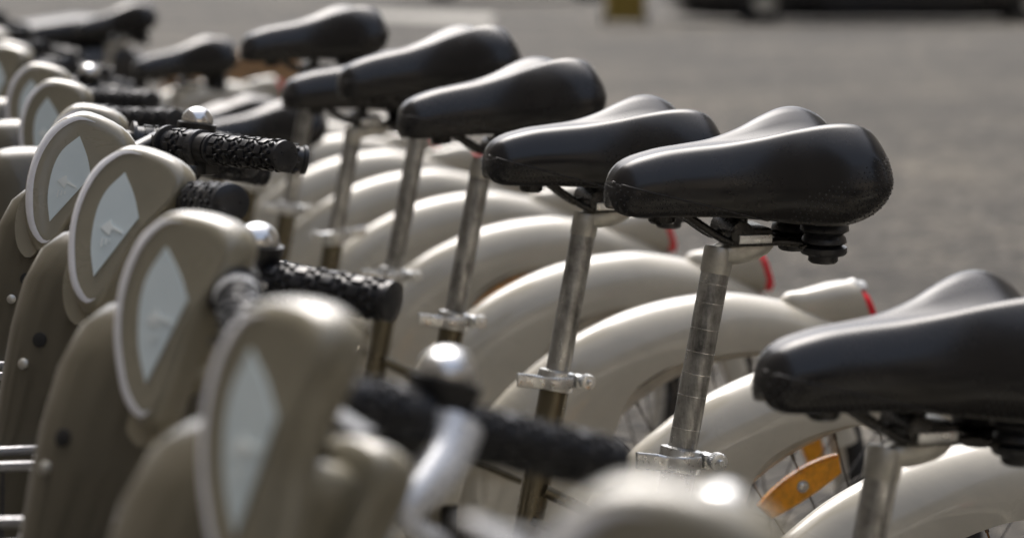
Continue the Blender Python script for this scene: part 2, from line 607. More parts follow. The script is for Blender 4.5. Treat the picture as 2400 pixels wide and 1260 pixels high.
# --- saddle: origin at nose tip (x) and nose underside (z); x runs back to -0.28
SL = .256
Ss = [0, .004, .012, .025, .05, .09, .14, .2, .3, .42, .55, .67, .78, .87, .94, .98, 1.0]
Sw = [.004, .0125, .0185, .0232, .0278, .0310, .0330, .0345, .037, .043, .057, .078, .096, .103, .099, .084, .060]
Sh = [.0215, .0325, .0388, .0435, .0492, .0542, .0578, .0612, .0644, .0680, .0750, .0840, .0900, .0890, .0800, .065, .047]
Sc = [.0215, .0327, .0390, .0438, .0493, .0540, .0574, .0606, .0632, .0650, .0655, .0655, .0655, .0640, .058, .050, .040]
Sb = [.0180, .0105, .0070, .0045, .0028, .0022, .0020, .0020, .0016, .0010, -.0010, -.0030, -.0030, .0035, .014, .025, .035]
So = [.001, .004, .006, .0075, .009, .010, .0105, .011, .012, .017, .028, .042, .054, .058, .054, .045, .030]
def saddle_loop(s, shrink=1.0):
    wv, hv, cv, bv, ov = (lerp1(Ss, a, s) for a in (Sw, Sh, Sc, Sb, So))
    H = hv - bv
    half = [(0, bv + min(.006, H * .12)), (wv * .50, bv + min(.003, H * .06)), (wv * .76, bv), (wv * .87, bv + H * .045), (wv * .965, bv + H * .19), (wv * 1.0, bv + H * .37),
            (wv * .955, bv + H * .56), (ov + (wv - ov) * .72, bv + H * .75), (ov + (wv - ov) * .36, bv + H * .93), (ov, hv), (ov * .45, cv + (hv - cv) * .35), (0, cv)]
    pts = catmull([(0, y, z) for y, z in half], 3)
    right = [Vector((0, -p.y, p.z)) for p in reversed(pts[1:-1])]
    L = pts + right
    cz = (hv + bv) / 2
    return [Vector((-s * SL, p.y * shrink, cz + (p.z - cz) * shrink)) for p in L]
def f_saddle(bm):
    st = [0] + [1 - math.cos(PI / 2 * k / 8) for k in range(1, 9)]
    ss = [.10 * v ** 1.35 for v in st] + [.10 + .82 * k / 30 for k in range(1, 31)] + [.92 + .08 * math.sin(PI / 2 * k / 9) for k in range(1, 10)]
    loops = [[p + Vector((.0005, 0, 0)) for p in saddle_loop(0, .4)]] + [saddle_loop(s) for s in ss]
    loops += [[p + Vector((-.004, 0, 0)) for p in saddle_loop(1.0, .75)], [p + Vector((-.0052, 0, 0)) for p in saddle_loop(1.0, .3)]]
    loft(bm, loops)
mk('saddle', 'saddle', f_saddle, angle=70)
def flank_y(s_, z):
    """half-width of the saddle skin at station s_ and height z (None above or below the flank)"""
    L = saddle_loop(s_)
    best = None
    n = len(L) // 2 + 1
    for p, q in zip(L[:n], L[1:n]):
        if (p.z - z) * (q.z - z) <= 0 and abs(p.z - q.z) > 1e-7:
            y = p.y + (q.y - p.y) * (z - p.z) / (q.z - p.z)
            if best is None or y > best:
                best = y
    return best
def f_dots(bm):
    def dot(x, y, z, r):
        vs = [bm.verts.new((x + a * r, y + b_ * r, z + c * r)) for a, b_, c in ((1, 0, 0), (0, 1, 0), (-1, 0, 0), (0, -1, 0), (0, 0, 1), (0, 0, -1))]
        for i_ in range(4):
            bm.faces.new((vs[i_], vs[(i_ + 1) % 4], vs[4]))
            bm.faces.new((vs[(i_ + 1) % 4], vs[i_], vs[5]))
    P = .0050
    for row in range(24):
        z = -.010 + row * P * .85
        for k in range(54):
            x = -.002 - (k + (.5 if row % 2 else 0)) * P
            if x < -.252:
                continue
            s_ = -x / SL
            z2 = z + .004 * math.sin(x * 40)
            z1 = (z2 < .031 + .245 * x) and x > -.142
            zb = z2 < .068 - .62 * abs(x + .236) and x < -.158
            lo = lerp1(Ss, Sb, s_)
            if not (z1 or zb) or z2 < lo + .003:
                continue
            y = flank_y(s_, z2)
            if y is None:
                continue
            for sy in (1, -1):
                dot(x, sy * (y + .0001), z2, .00105)
mk('moulded_studs', 'studs', f_dots, False)
def f_seam(sy):
    def f(bm):
        pts = []
        for k in range(26):
            x = -.0015 - .142 * k / 25
            z = .034 + .245 * x
            y = flank_y(-x / SL, z)
            if y is not None:
                pts.append((x, sy * (y + .0001), z))
        tube(bm, pts, .00075, 6)
    return f
mk('seam_l', 'studs', f_seam(1))
mk('seam_r', 'studs', f_seam(-1))
def f_rail(sy):
    def f(bm):
        pts = catmull([(-.072, sy * .012, .003), (-.085, sy * .014, -.006), (-.105, sy * .017, -.019), (-.118, sy * .019, -.0245), (-.14, sy * .021, -.0255), (-.17, sy * .023, -.0255),
                       (-.190, sy * .029, -.028), (-.207, sy * .034, -.031)], 4)
        tube(bm, pts, .0040, 10)
    return f
mk('saddle_rail_l', 'blackmetal', f_rail(1))
mk('saddle_rail_r', 'blackmetal', f_rail(-1))
def f_spring(sy):
    def f(bm):
        prof = [(.024, .012), (.026, .004), (.0255, -.002), (.0195, -.005), (.0245, -.009), (.0255, -.014), (.019, -.0175), (.0225, -.021), (.0235, -.0255), (.018, -.0285),
                (.024, -.030), (.0245, -.0345), (.023, -.037), (.0155, -.0375), (.0155, -.0435), (.0135, -.0455)]
        lathe(bm, [(r_ * .92, h_) for r_, h_ in prof], (-.207, sy * .034, .001), (0, 0, 1), 24)
    return f
mk('saddle_spring_l', 'rubber', f_spring(1))
mk('saddle_spring_r', 'rubber', f_spring(-1))
def f_base(bm):
    box(bm, (-.198, 0, -.0295), (.03, .075, .0045), bev=.0015)
mk('saddle_frame', 'blackmetal', f_base)
mk('nose_bolt', 'blackmetal', lambda bm: lathe(bm, [(.013, 0), (.013, -.007), (.011, -.009)], (-.055, 0, .001), (0, 0, 1), 16))
mk('saddle_peg', 'blackmetal', lambda bm: lathe(bm, [(.0085, .002), (.0085, -.014)], (-.134, .0, -.004), (0, 0, 1), 12))
def f_sclamp(bm):
    lathe(bm, [(.0085, -.026), (.0115, -.025), (.0115, .025), (.0085, .026)], (-.127, 0, -.0165), (0, 1, 0), 16)
    box(bm, (-.139, 0, -.0185), (.042, .046, .012), bev=.004)
mk('rail_clamp', 'blackmetal', f_sclamp)
for _nm, _s in (('l', 1), ('r', -1)):
    mk('clamp_jaw_' + _nm, 'alu', lambda bm: box(bm, (-.1395, _s * .0235, -.0215), (.034, .010, .0085), bev=.0015), angle=30)

# --- rear fender (shell with side skirts), tail light
FO = [(-.015, .37), (-.005, .45), (-.02, .53), (-.045, .581), (-.08, .618), (-.122, .650), (-.163, .676), (-.229, .704), (-.289, .719), (-.344, .7255), (-.385, .726), (-.442, .717), (-.477, .708),
      (-.54, .685), (-.61, .64), (-.67, .58), (-.715, .51), (-.745, .43)]
FI = [(-.182, .37), (-.185, .43), (-.190, .49), (-.198, .537), (-.205, .573), (-.218, .604), (-.239, .625), (-.277, .644), (-.320, .655), (-.363, .659), (-.40, .661), (-.45, .659), (-.485, .654),
      (-.53, .64), (-.59, .60), (-.64, .55), (-.675, .49), (-.70, .42)]
FI = [(x, z) if j < 4 else (x + (HUB.x - x) * .028, z + (HUB.z - z) * .028) for j, (x, z) in enumerate(FI)]
def f_fender(bm):
    a = catmull([(x, 0, z) for x, z in FO], 4)
    b = catmull([(x, 0, z) for x, z in FI], 4)
    W = .045
    rows = []
    n = len(a)
    for i in range(n):
        o, q = a[i], b[i]
        t = (a[min(i + 1, n - 1)] - a[max(i - 1, 0)]).normalized()
        nv = Vector((-t.z, 0, t.x))
        if nv.z < 0 and i < n * .5:
            nv = -nv
        if nv.dot(o - HUB) < 0:
            nv = -nv
        half = []
        for u in (1, .9, .78, .64, .5, .38, .27, .18, .11, .055, .02, 0):
            half.append((o.lerp(q, u), W * (1 - (1 - u) ** 3.0) ** .62 * (1 - .05 * max(0, u - .6))))
        pts = [Vector((p.x, y, p.z)) for p, y in half]
        pts += [Vector((p.x, -y, p.z)) for p, y in reversed(half[4:-1])]
        rows.append([bm.verts.new(p) for p in pts])
    for r0, r1 in zip(rows, rows[1:]):
        for k in range(len(r0) - 1):
            bm.faces.new((r0[k], r0[k + 1], r1[k + 1], r1[k]))
    bmesh.ops.recalc_face_normals(bm, faces=bm.faces)
    bmesh.ops.solidify(bm, geom=list(bm.faces), thickness=.0022)
mk('rear_fender', 'taupe', f_fender, angle=50)
def f_tail(bm):
    loops = []
    st = [(-.455, .004, .020, .690), (-.47, .014, .024, .699), (-.49, .021, .0265, .6985), (-.515, .0245, .0305, .6990), (-.54, .027, .0345, .6995), (-.562, .0285, .0375, .6990), (-.577, .0285, .0375, .6975)]
    for (x, hw, hh, zc) in st:
        L = []
        for k in range(24):
            an = 2 * PI * k / 24
            cy = math.copysign(abs(math.cos(an)) ** .75, math.cos(an)) * hw
            cz = math.copysign(abs(math.sin(an)) ** .75, math.sin(an)) * hh
            L.append(Vector((x - (zc - .70 - cz) * .34 * min(1, max(0, (-.48 - x) / .06)), cy, zc + cz)))
        loops.append(L)
    loft(bm, loops)
mk('tail_light', 'taupe', f_tail, angle=50)
def f_lens(bm):
    loops = []
    for (dx, sca) in [(.004, .99), (-.008, .97), (-.012, .86), (-.013, .5)]:
        L = []
        for k in range(24):
            an = 2 * PI * k / 24
            cy = math.copysign(abs(math.cos(an)) ** .75, math.cos(an)) * .0275 * sca
            cz = math.copysign(abs(math.sin(an)) ** .75, math.sin(an)) * .0335 * sca
            L.append(Vector((-.5785 + dx + cz * .34, cy, .692 + cz)))
        loops.append(L)
    loft(bm, loops)
mk('tail_lens', 'red', f_lens)
def f_tape(bm):
    pts = []
    loops = []
    rnd = random.Random(3)
    for i in range(5):
        x = -.548 - i * .008
        L = []
        for k in range(14):
            an = 2 * PI * k / 14
            r = .0125 + rnd.uniform(-.002, .002) - abs(i - 2) * .002
            L.append(Vector((x, math.cos(an) * r * 1.5, .7255 + math.sin(an) * r)))
        loops.append(L)
    loft(bm, loops)
mk('tail_tape', 'clear', f_tape, angle=30)

# --- wheels
def f_tyre(bm):
    pts = [(math.cos(2 * PI * k / 64) * .327, 0, math.sin(2 * PI * k / 64) * .327) for k in range(64)]
    tube(bm, pts, .020, 12, True)
mk('tyre', 'tyre', f_tyre)
def f_rim(bm):
    n = 64
    prof = [(.318, .011), (.300, .012), (.2945, .006), (.2945, -.006), (.300, -.012), (.318, -.011), (.312, 0)]
    rows = []
    for k in range(n):
        a = 2 * PI * k / n
        rows.append([bm.verts.new((math.cos(a) * r, y, math.sin(a) * r)) for r, y in prof])
    rows.append(rows[0])
    m = len(prof)
    for r0, r1 in zip(rows, rows[1:]):
        for k in range(m):
            bm.faces.new((r0[k], r0[(k + 1) % m], r1[(k + 1) % m], r1[k]))
mk('rim', 'rim', f_rim, angle=30)
mk('hub', 'alu', lambda bm: lathe(bm, [(.006, -.052), (.006, -.042), (.045, -.040), (.046, -.03), (.036, -.026), (.036, .026), (.046, .03), (.045, .034), (.006, .036), (.006, .052)], (0, 0, 0), (0, 1, 0), 24), angle=30)
def spoke_pts(k, n=32):
    a = 2 * PI * k / n
    side = 1 if k % 2 else -1
    da = R(24) * (1 if (k // 2) % 2 else -1)
    return Vector((math.cos(a + da) * .042, side * .028, math.sin(a + da) * .042)), Vector((math.cos(a) * .297, 0, math.sin(a) * .297))
SPK = []
for kk in range(4):
    a_, b_ = spoke_pts(kk)
    def f_sp(bm, a_=a_, b_=b_):
        tube(bm, [a_, b_], .0011, 6)
        d = (a_ - b_).normalized()
        tube(bm, [b_ - d * .002, b_ + d * .013], .0021, 6)
    mk('spoke_%d' % kk, 'spoke', f_sp)
def f_spall(bm):
    for k in range(32):
        a_, b_ = spoke_pts(k)
        tube(bm, [a_, b_], .0011, 5)
mk('spoke_all', 'spoke', f_spall)
def f_refl(bm):
    # lens shaped amber reflector, tangential at radius .26, on the near side of the spokes
    n = 12
    loops = []
    for (y, e) in [(.004, .003), (.006, 0), (.014, 0), (.0165, .003)]:
        L = []
        for k in range(n + 1):
            u = -1 + 2 * k / n
            L.append(Vector((u * (.057 - e), y, .0175 - e - .010 * abs(u) ** 2.2)))
        for k in range(n + 1):
            u = 1 - 2 * k / n
            L.append(Vector((u * (.050 - e), y, -.0165 + e + .003 * abs(u) ** 2)))
        loops.append(L)
    loft(bm, loops)
mk('spoke_reflector', 'amber', f_refl, angle=30)
mk('reflector_screw', 'chrome', lambda bm: lathe(bm, [(.0075, .0166), (.0075, .0180), (.0045, .0181), (.0045, .0205), (.003, .0212)], (0, 0, 0), (0, 1, 0), 14), angle=30)

# --- steering parts, built unsteered around STEER_O
def f_fork(bm):
    crown = STEER_O - STEER_D * .37
    tube(bm, [STEER_O - STEER_D * .36, STEER_O - STEER_D * .10], .014, 14)
    box(bm, crown, (.05, .11, .045), Matrix.Rotation(-R(20), 3, 'Y'), .012)
    for s in (1, -1):
        tube(bm, catmull([crown + Vector((0, s * .048, 0)), crown + Vector((.05, s * .05, -.13)), Vector((.835, s * .05, .345))], 5), [.016] * 6 + [.013] * 5, 12)
mk('fork', 'taupe', f_fork)
FHUB = Vector((.835, 0, .345))
def f_ffender(bm):
    rows = []
    for k in range(25):
        a = R(-15 + 175 * k / 24)
        row = []
        for j in range(11):
            b = PI * j / 10
            r = .345 + .025 * math.sin(b) - .01
            row.append(bm.verts.new(FHUB + Vector((math.cos(a) * r, math.cos(b) * .034, math.sin(a) * r))))
        rows.append(row)
    for r0, r1 in zip(rows, rows[1:]):
        for k in range(10):
            bm.faces.new((r0[k], r0[k + 1], r1[k + 1], r1[k]))
    bmesh.ops.solidify(bm, geom=list(bm.faces), thickness=.002)
mk('front_fender', 'taupe', f_ffender)

# console: two domed side shells with a dark core between and a rounded housing in front
PL = [(-.050, .068), (-.030, .061), (-.014, .044), (-.004, .018), (-.001, -.012), (-.005, -.042), (-.015, -.070), (-.031, -.086), (-.044, -.078), (-.054, -.052),
      (-.065, -.022), (-.082, .003), (-.099, .025), (-.103, .043), (-.086, .059)]
WY = .027
def plate_rings(sy):
    c = Vector((-.043, 0, -.005))
    base = catmull([(x, 0, z) for x, z in PL], 3, True)
    rings = []
    k = 1.0 if sy > 0 else .66
    WS = WY if sy > 0 else .012
    fx = 0 if sy > 0 else .004
    for (sca, y) in [(.90, -.006), (.975, -.004), (1.0, .002), (.995, .008), (.972, .0145), (.935, .0195), (.885, .0225), (.83, .0232), (.775, .0231), (.72, .0230), (.62, .0229), (.42, .0228), (.2, .0228)]:
        rings.append([PO + Vector(((fx + c.x + (p.x - c.x) * sca * k), sy * (WS + y), (c.z + (p.z - c.z) * sca * k - (.040 if sy < 0 else 0)))) for p in base])
    return rings
def f_shell(sy):
    return lambda bm: loft(bm, plate_rings(sy))
mk('side_shell_l', 'console', f_shell(1), angle=60)
mk('side_shell_r', 'console', f_shell(-1), angle=60)
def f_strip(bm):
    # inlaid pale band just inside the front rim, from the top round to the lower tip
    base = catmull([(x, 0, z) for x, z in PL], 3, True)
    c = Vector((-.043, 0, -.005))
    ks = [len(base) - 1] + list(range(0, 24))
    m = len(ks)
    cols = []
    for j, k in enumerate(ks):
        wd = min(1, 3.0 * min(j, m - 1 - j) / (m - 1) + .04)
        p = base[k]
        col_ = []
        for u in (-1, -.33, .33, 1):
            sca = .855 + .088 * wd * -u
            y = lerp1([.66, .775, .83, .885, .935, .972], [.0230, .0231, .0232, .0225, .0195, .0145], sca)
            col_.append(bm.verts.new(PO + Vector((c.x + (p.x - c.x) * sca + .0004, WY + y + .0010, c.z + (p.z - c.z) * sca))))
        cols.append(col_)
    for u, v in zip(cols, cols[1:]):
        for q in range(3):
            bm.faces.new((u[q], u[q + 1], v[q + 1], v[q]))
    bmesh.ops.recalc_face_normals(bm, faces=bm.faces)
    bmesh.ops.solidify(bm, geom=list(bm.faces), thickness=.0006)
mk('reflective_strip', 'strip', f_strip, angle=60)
def f_core(bm):
    base = catmull([(-.040 + (x + .04) * .62 + .018, 0, z * .55 - .045) for x, z in PL], 2, True)
    loft(bm, [[PO + p + Vector((0, y, 0)) for p in base] for y in (-.03, -.026, .026, .03)])
mk('console_core', 'console', f_core, angle=50)
PNL = [(-.055, .043), (-.040, .026), (-.020, -.010), (-.012, -.038), (-.016, -.062), (-.030, -.052), (-.052, -.022), (-.072, .004), (-.066, .022)]
def f_panel(sy):
    def f(bm):
        base = catmull([(-.046, 0, .039), (-.032, 0, .021), (-.0265, 0, .0), (-.0275, 0, -.028), (-.035, 0, -.053)], 4)[:-1] + catmull([(-.035, 0, -.053), (-.050, 0, -.027), (-.066, 0, .001)], 3)[:-1] + \
            catmull([(-.066, 0, .001), (-.058, 0, .020), (-.046, 0, .039)], 3)[:-1]
        y0 = (WY if sy > 0 else .012) + .0230
        sh = Vector((0, 0, 0)) if sy > 0 else Vector((-.002, 0, -.038))
        kk = 1.0 if sy > 0 else .62
        base = [Vector((-.044 + (p.x + .044) * kk, 0, -.008 + (p.z + .008) * kk)) + sh for p in base]
        loft(bm, [[PO + Vector((p.x, sy * (y0 - .003), p.z)) for p in base], [PO + Vector((p.x, sy * (y0 + .0014), p.z)) for p in base]])
    return f
mk('info_panel_l', 'panel', f_panel(1), angle=30)
mk('info_panel_r', 'panel', f_panel(-1), angle=30)
def f_arrow(bm):
    y = WY + .0252
    def pl1(pts):
        lo = [bm.verts.new(PO + Vector((a, y - .0012, b))) for a, b in pts]
        hi = [bm.verts.new(PO + Vector((a, y, b))) for a, b in pts]
        bm.faces.new(hi)
        n = len(pts)
        for i in range(n):
            bm.faces.new((lo[i], lo[(i + 1) % n], hi[(i + 1) % n], hi[i]))
    sq = lambda L: [(-.044 + (a + .030) * .75, -.012 + (b + .030) * .75) for a, b in L]
    pl0 = pl1
    pl = lambda L: pl0(sq(L))
    pl([(-.016, -.028), (-.027, -.018), (-.029, -.024), (-.043, -.030), (-.044, -.033), (-.030, -.029), (-.028, -.036)])
    for q in range(3):
        x0 = -.020 - q * .0045
        pl([(x0, -.050 + q * .003), (x0 - .0018, -.050 + q * .003), (x0 - .0018, -.040), (x0, -.040)])
mk('panel_print', 'print', f_arrow, False)
def f_house(bm):
    loops = []
    st = [(.046, .012, .016, -.018), (.042, .028, .036, -.018), (.028, .040, .052, -.016), (.0, .047, .064, -.012), (-.040, .051, .069, -.006), (-.085, .051, .067, .004), (-.13, .047, .058, .020), (-.18, .040, .046, .042), (-.24, .031, .034, .066), (-.30, .027, .028, .092)]
    for (h, hw, hl, xo) in st:
        L = []
        for k in range(24):
            a = 2 * PI * k / 24
            L.append(STEER_O + Vector((xo - .004 + math.copysign(abs(math.cos(a)) ** .85, math.cos(a)) * hl, math.copysign(abs(math.sin(a)) ** .85, math.sin(a)) * hw, -.030 + h)))
        loops.append(L)
    loft(bm, loops)
mk('front_housing', 'housing', f_house, angle=60)
mk('housing_screw', 'interior', lambda bm: lathe(bm, [(.0065, -.004), (.0065, .0012), (.0045, .0016)], STEER_O + Vector((.012, .0500, -.085)), (0, 1, 0), 14))
mk('housing_rivet', 'zinc', lambda bm: lathe(bm, [(.0048, -.004), (.0048, .001), (.0025, .0025)], STEER_O + Vector((.028, .0490, -.105)), (0, 1, 0), 12))

# bars and grips, built along +x from the bar root (z up); each side is placed per bicycle
GX = Vector((1, 0, 0))
def grip_mesh(kind):
    def f(bm):
        g, o = GX, Vector((0, 0, 0))
        a, b = Vector((0, 1, 0)), Vector((0, 0, 1))
        if kind == 'grip':
            h0, h1, r = .085, .205, .0138
            lathe(bm, [(.010, h0), (r + .003, h0 + .001), (r + .003, h0 + .004), (r, h0 + .005), (r, h1 - .006), (r + .0025, h1 - .005), (r + .0022, h1 - .001), (r - .002, h1 + .001), (.004, h1 + .0012)], o, g, 28)
        else:
            h0, h1, r = .012, .068, .0160
            lathe(bm, [(.014, h0 - .006), (.0210, h0 - .005), (.0210, h0 - .001), (r, h0), (r, h1 - .012), (.0190, h1 - .011), (.0195, h1 - .002), (.016, h1)], o, g, 28)
        h = h0 + .008
        band = 0
        while h < h1 - .010 - (.012 if kind == 'twist' else 0):
            big = band % 3 == 0
            cnt = 8 if big else 10
            ln = .0100 if big else .0048
            for k in range(cnt):
                an = 2 * PI * (k + (.5 if band % 2 else 0)) / cnt
                rad = a * math.cos(an) + b * math.sin(an)
                tan = g.cross(rad)
                M = Matrix((tan, g, rad)).transposed()
                wd = r * 2 * PI / cnt * (.80 if big else .52)
                box(bm, o + g * (h + ln / 2) + rad * (r + .0004), (wd, ln, .0036 if big else .0056), M, .0009 if not big else .0007)
            h += ln + (.0022 if big else .0020)
            band += 1
    return f
mk('grip', 'rubber', grip_mesh('grip'), angle=35)
mk('twist_shifter', 'rubber', grip_mesh('twist'), angle=35)
mk('lever_clamp', 'lever', lambda bm: [lathe(bm, [(.011, .068), (.0165, .069), (.0165, .083), (.011, .084)], (0, 0, 0), GX, 20), box(bm, (.075, 0, -.016), (.018, .018, .022), None, .004)])
def f_lever(bm):
    pts = catmull([(.086, -.014, .004), (.080, -.022, -.012), (.070, -.030, -.026), (.058, -.036, -.040), (.052, -.038, -.050), (.058, -.040, -.058), (.078, -.040, -.064), (.104, -.036, -.072), (.122, -.032, -.078)], 5)
    n = len(pts)
    tube(bm, pts, [.0155 - .0080 * min(1, i / (n * .6)) for i in range(n)], 12, flat=.7)
mk('brake_lever', 'lever', f_lever)
mk('brake_lever_dark', 'darklever', f_lever)
def f_bell(bm):
    prof = [(.0165, 0), (.0175, .0015)] + [(.0175 * math.cos(R(x)), .0025 + .0165 * math.sin(R(x))) for x in range(0, 90, 9)] + [(.0005, .019)]
    lathe(bm, prof, (.078, 0, .0265), (0, 0, 1), 32)
mk('bell', 'chrome', f_bell, angle=60)
mk('lever_clamp_dark', 'black', lambda bm: [lathe(bm, [(.011, .068), (.0165, .069), (.0165, .083), (.011, .084)], (0, 0, 0), GX, 20), box(bm, (.075, 0, -.016), (.018, .018, .022), None, .004)])
def f_bbase(bm):
    lathe(bm, [(.012, .004), (.0205, .018), (.0215, .021), (.0215, .0268), (.017, .0275)], (.078, 0, 0), (0, 0, 1), 24)
    lathe(bm, [(.0175, .052), (.0182, .053), (.0182, .066), (.0175, .067)], (0, 0, 0), GX, 20)
mk('bell_base', 'black', f_bbase)
def f_cable(bm):
    tube(bm, catmull([(.07, 0, -.02), (.03, .01, -.04), (-.03, .01, -.06), (-.07, 0, -.09)], 6), .0028, 7)
mk('brake_cable', 'black', f_cable)

# --- wire basket, fixed to the frame ahead of the console
BX0, BX1, BY, BZ0, BZ1 = .58, .92, .16, .575, .76
def b_rim(bm):
    tube(bm, [(BX0, -BY + .02, BZ1), (BX0, -.085, BZ1), (BX0 + .015, -.075, BZ1), (.69, -.07, BZ1), (.70, -.06, BZ1), (.70, .06, BZ1), (.69, .07, BZ1), (BX0 + .015, .075, BZ1), (BX0, .085, BZ1), (BX0, BY - .02, BZ1), (BX0 + .006, BY - .006, BZ1),
              (BX0 + .02, BY, BZ1), (BX1, BY * 1.08, BZ1 + .01), (BX1, -BY * 1.08, BZ1 + .01), (BX0 + .02, -BY, BZ1), (BX0 + .006, -BY + .006, BZ1)], .0044, 8, True)
MT['rimwire'] = simple('basket_rim_steel', (.28, .28, .29), .45, .5, 0, .2, 60)
mk('basket_rim', 'rimwire', b_rim)
mk('basket_hoop', 'wire', lambda bm: tube(bm, [(.69, -.07, .67), (.69, .07, .67), (BX0 + .02, .08, .67), (BX0 + .02, BY * .93, .67), (BX1 - .02, BY * .98, .67), (BX1 - .02, -BY * .98, .67), (BX0 + .02, -BY * .93, .67), (BX0 + .02, -.08, .67)], .0032, 7, True))
def b_side(bm):
    tube(bm, [(0, 0, 0), (0, 0, BZ1 - BZ0)], .0017, 6)
mk('basket_wire', 'wire', b_side)
def b_floor(bm):
    tube(bm, [(BX0 + .10, -BY * .85, BZ0), (BX0 + .10, BY * .85, BZ0), (BX1 - .04, BY * .85, BZ0), (BX1 - .04, -BY * .85, BZ0)], .0035, 7, True)
    for k in range(1, 8):
        y = -BY * .85 + BY * 1.7 * k / 8
        tube(bm, [(BX0 + .10, y, BZ0), (BX1 - .04, y, BZ0)], .0017, 6)
mk('basket_floor', 'wire', b_floor)
mk('basket_bracket', 'blackmetal', lambda bm: [tube(bm, [(.63, s * .02, .66), (.70, s * .03, .67)], .008, 8) for s in (1, -1)])

# ------------------------------------------------------------------ assembling a bicycle
ROW_O = Vector((.2695, 2.4256, 0))
ROW_S = Vector((-.1118, .5509, 0))
HEAD = R(200)                    # bikes face left and a little towards the camera
EXACT = {1: (.159, 2.987), 2: (.049, 3.523), 3: (-.075, 4.073), 4: (-.173, 4.611), 5: (-.289, 5.198)}

def pix(x, y, z):
    """point seen at photo pixel (x, y) at the given distance along the view axis"""
    f = Vector((0, math.cos(PITCH), -math.sin(PITCH)))
    u = Vector((0, math.sin(PITCH), math.cos(PITCH)))
    return Vector((0, 0, CAM_H)) + (f * 7500 + Vector((1, 0, 0)) * (x - 1200) - u * (y - 630)) * (z / 7500)

def steer_matrix(deg):
    return Matrix.Translation(STEER_O) @ Matrix.Rotation(-R(deg), 4, STEER_D) @ Matrix.Translation(-STEER_O)

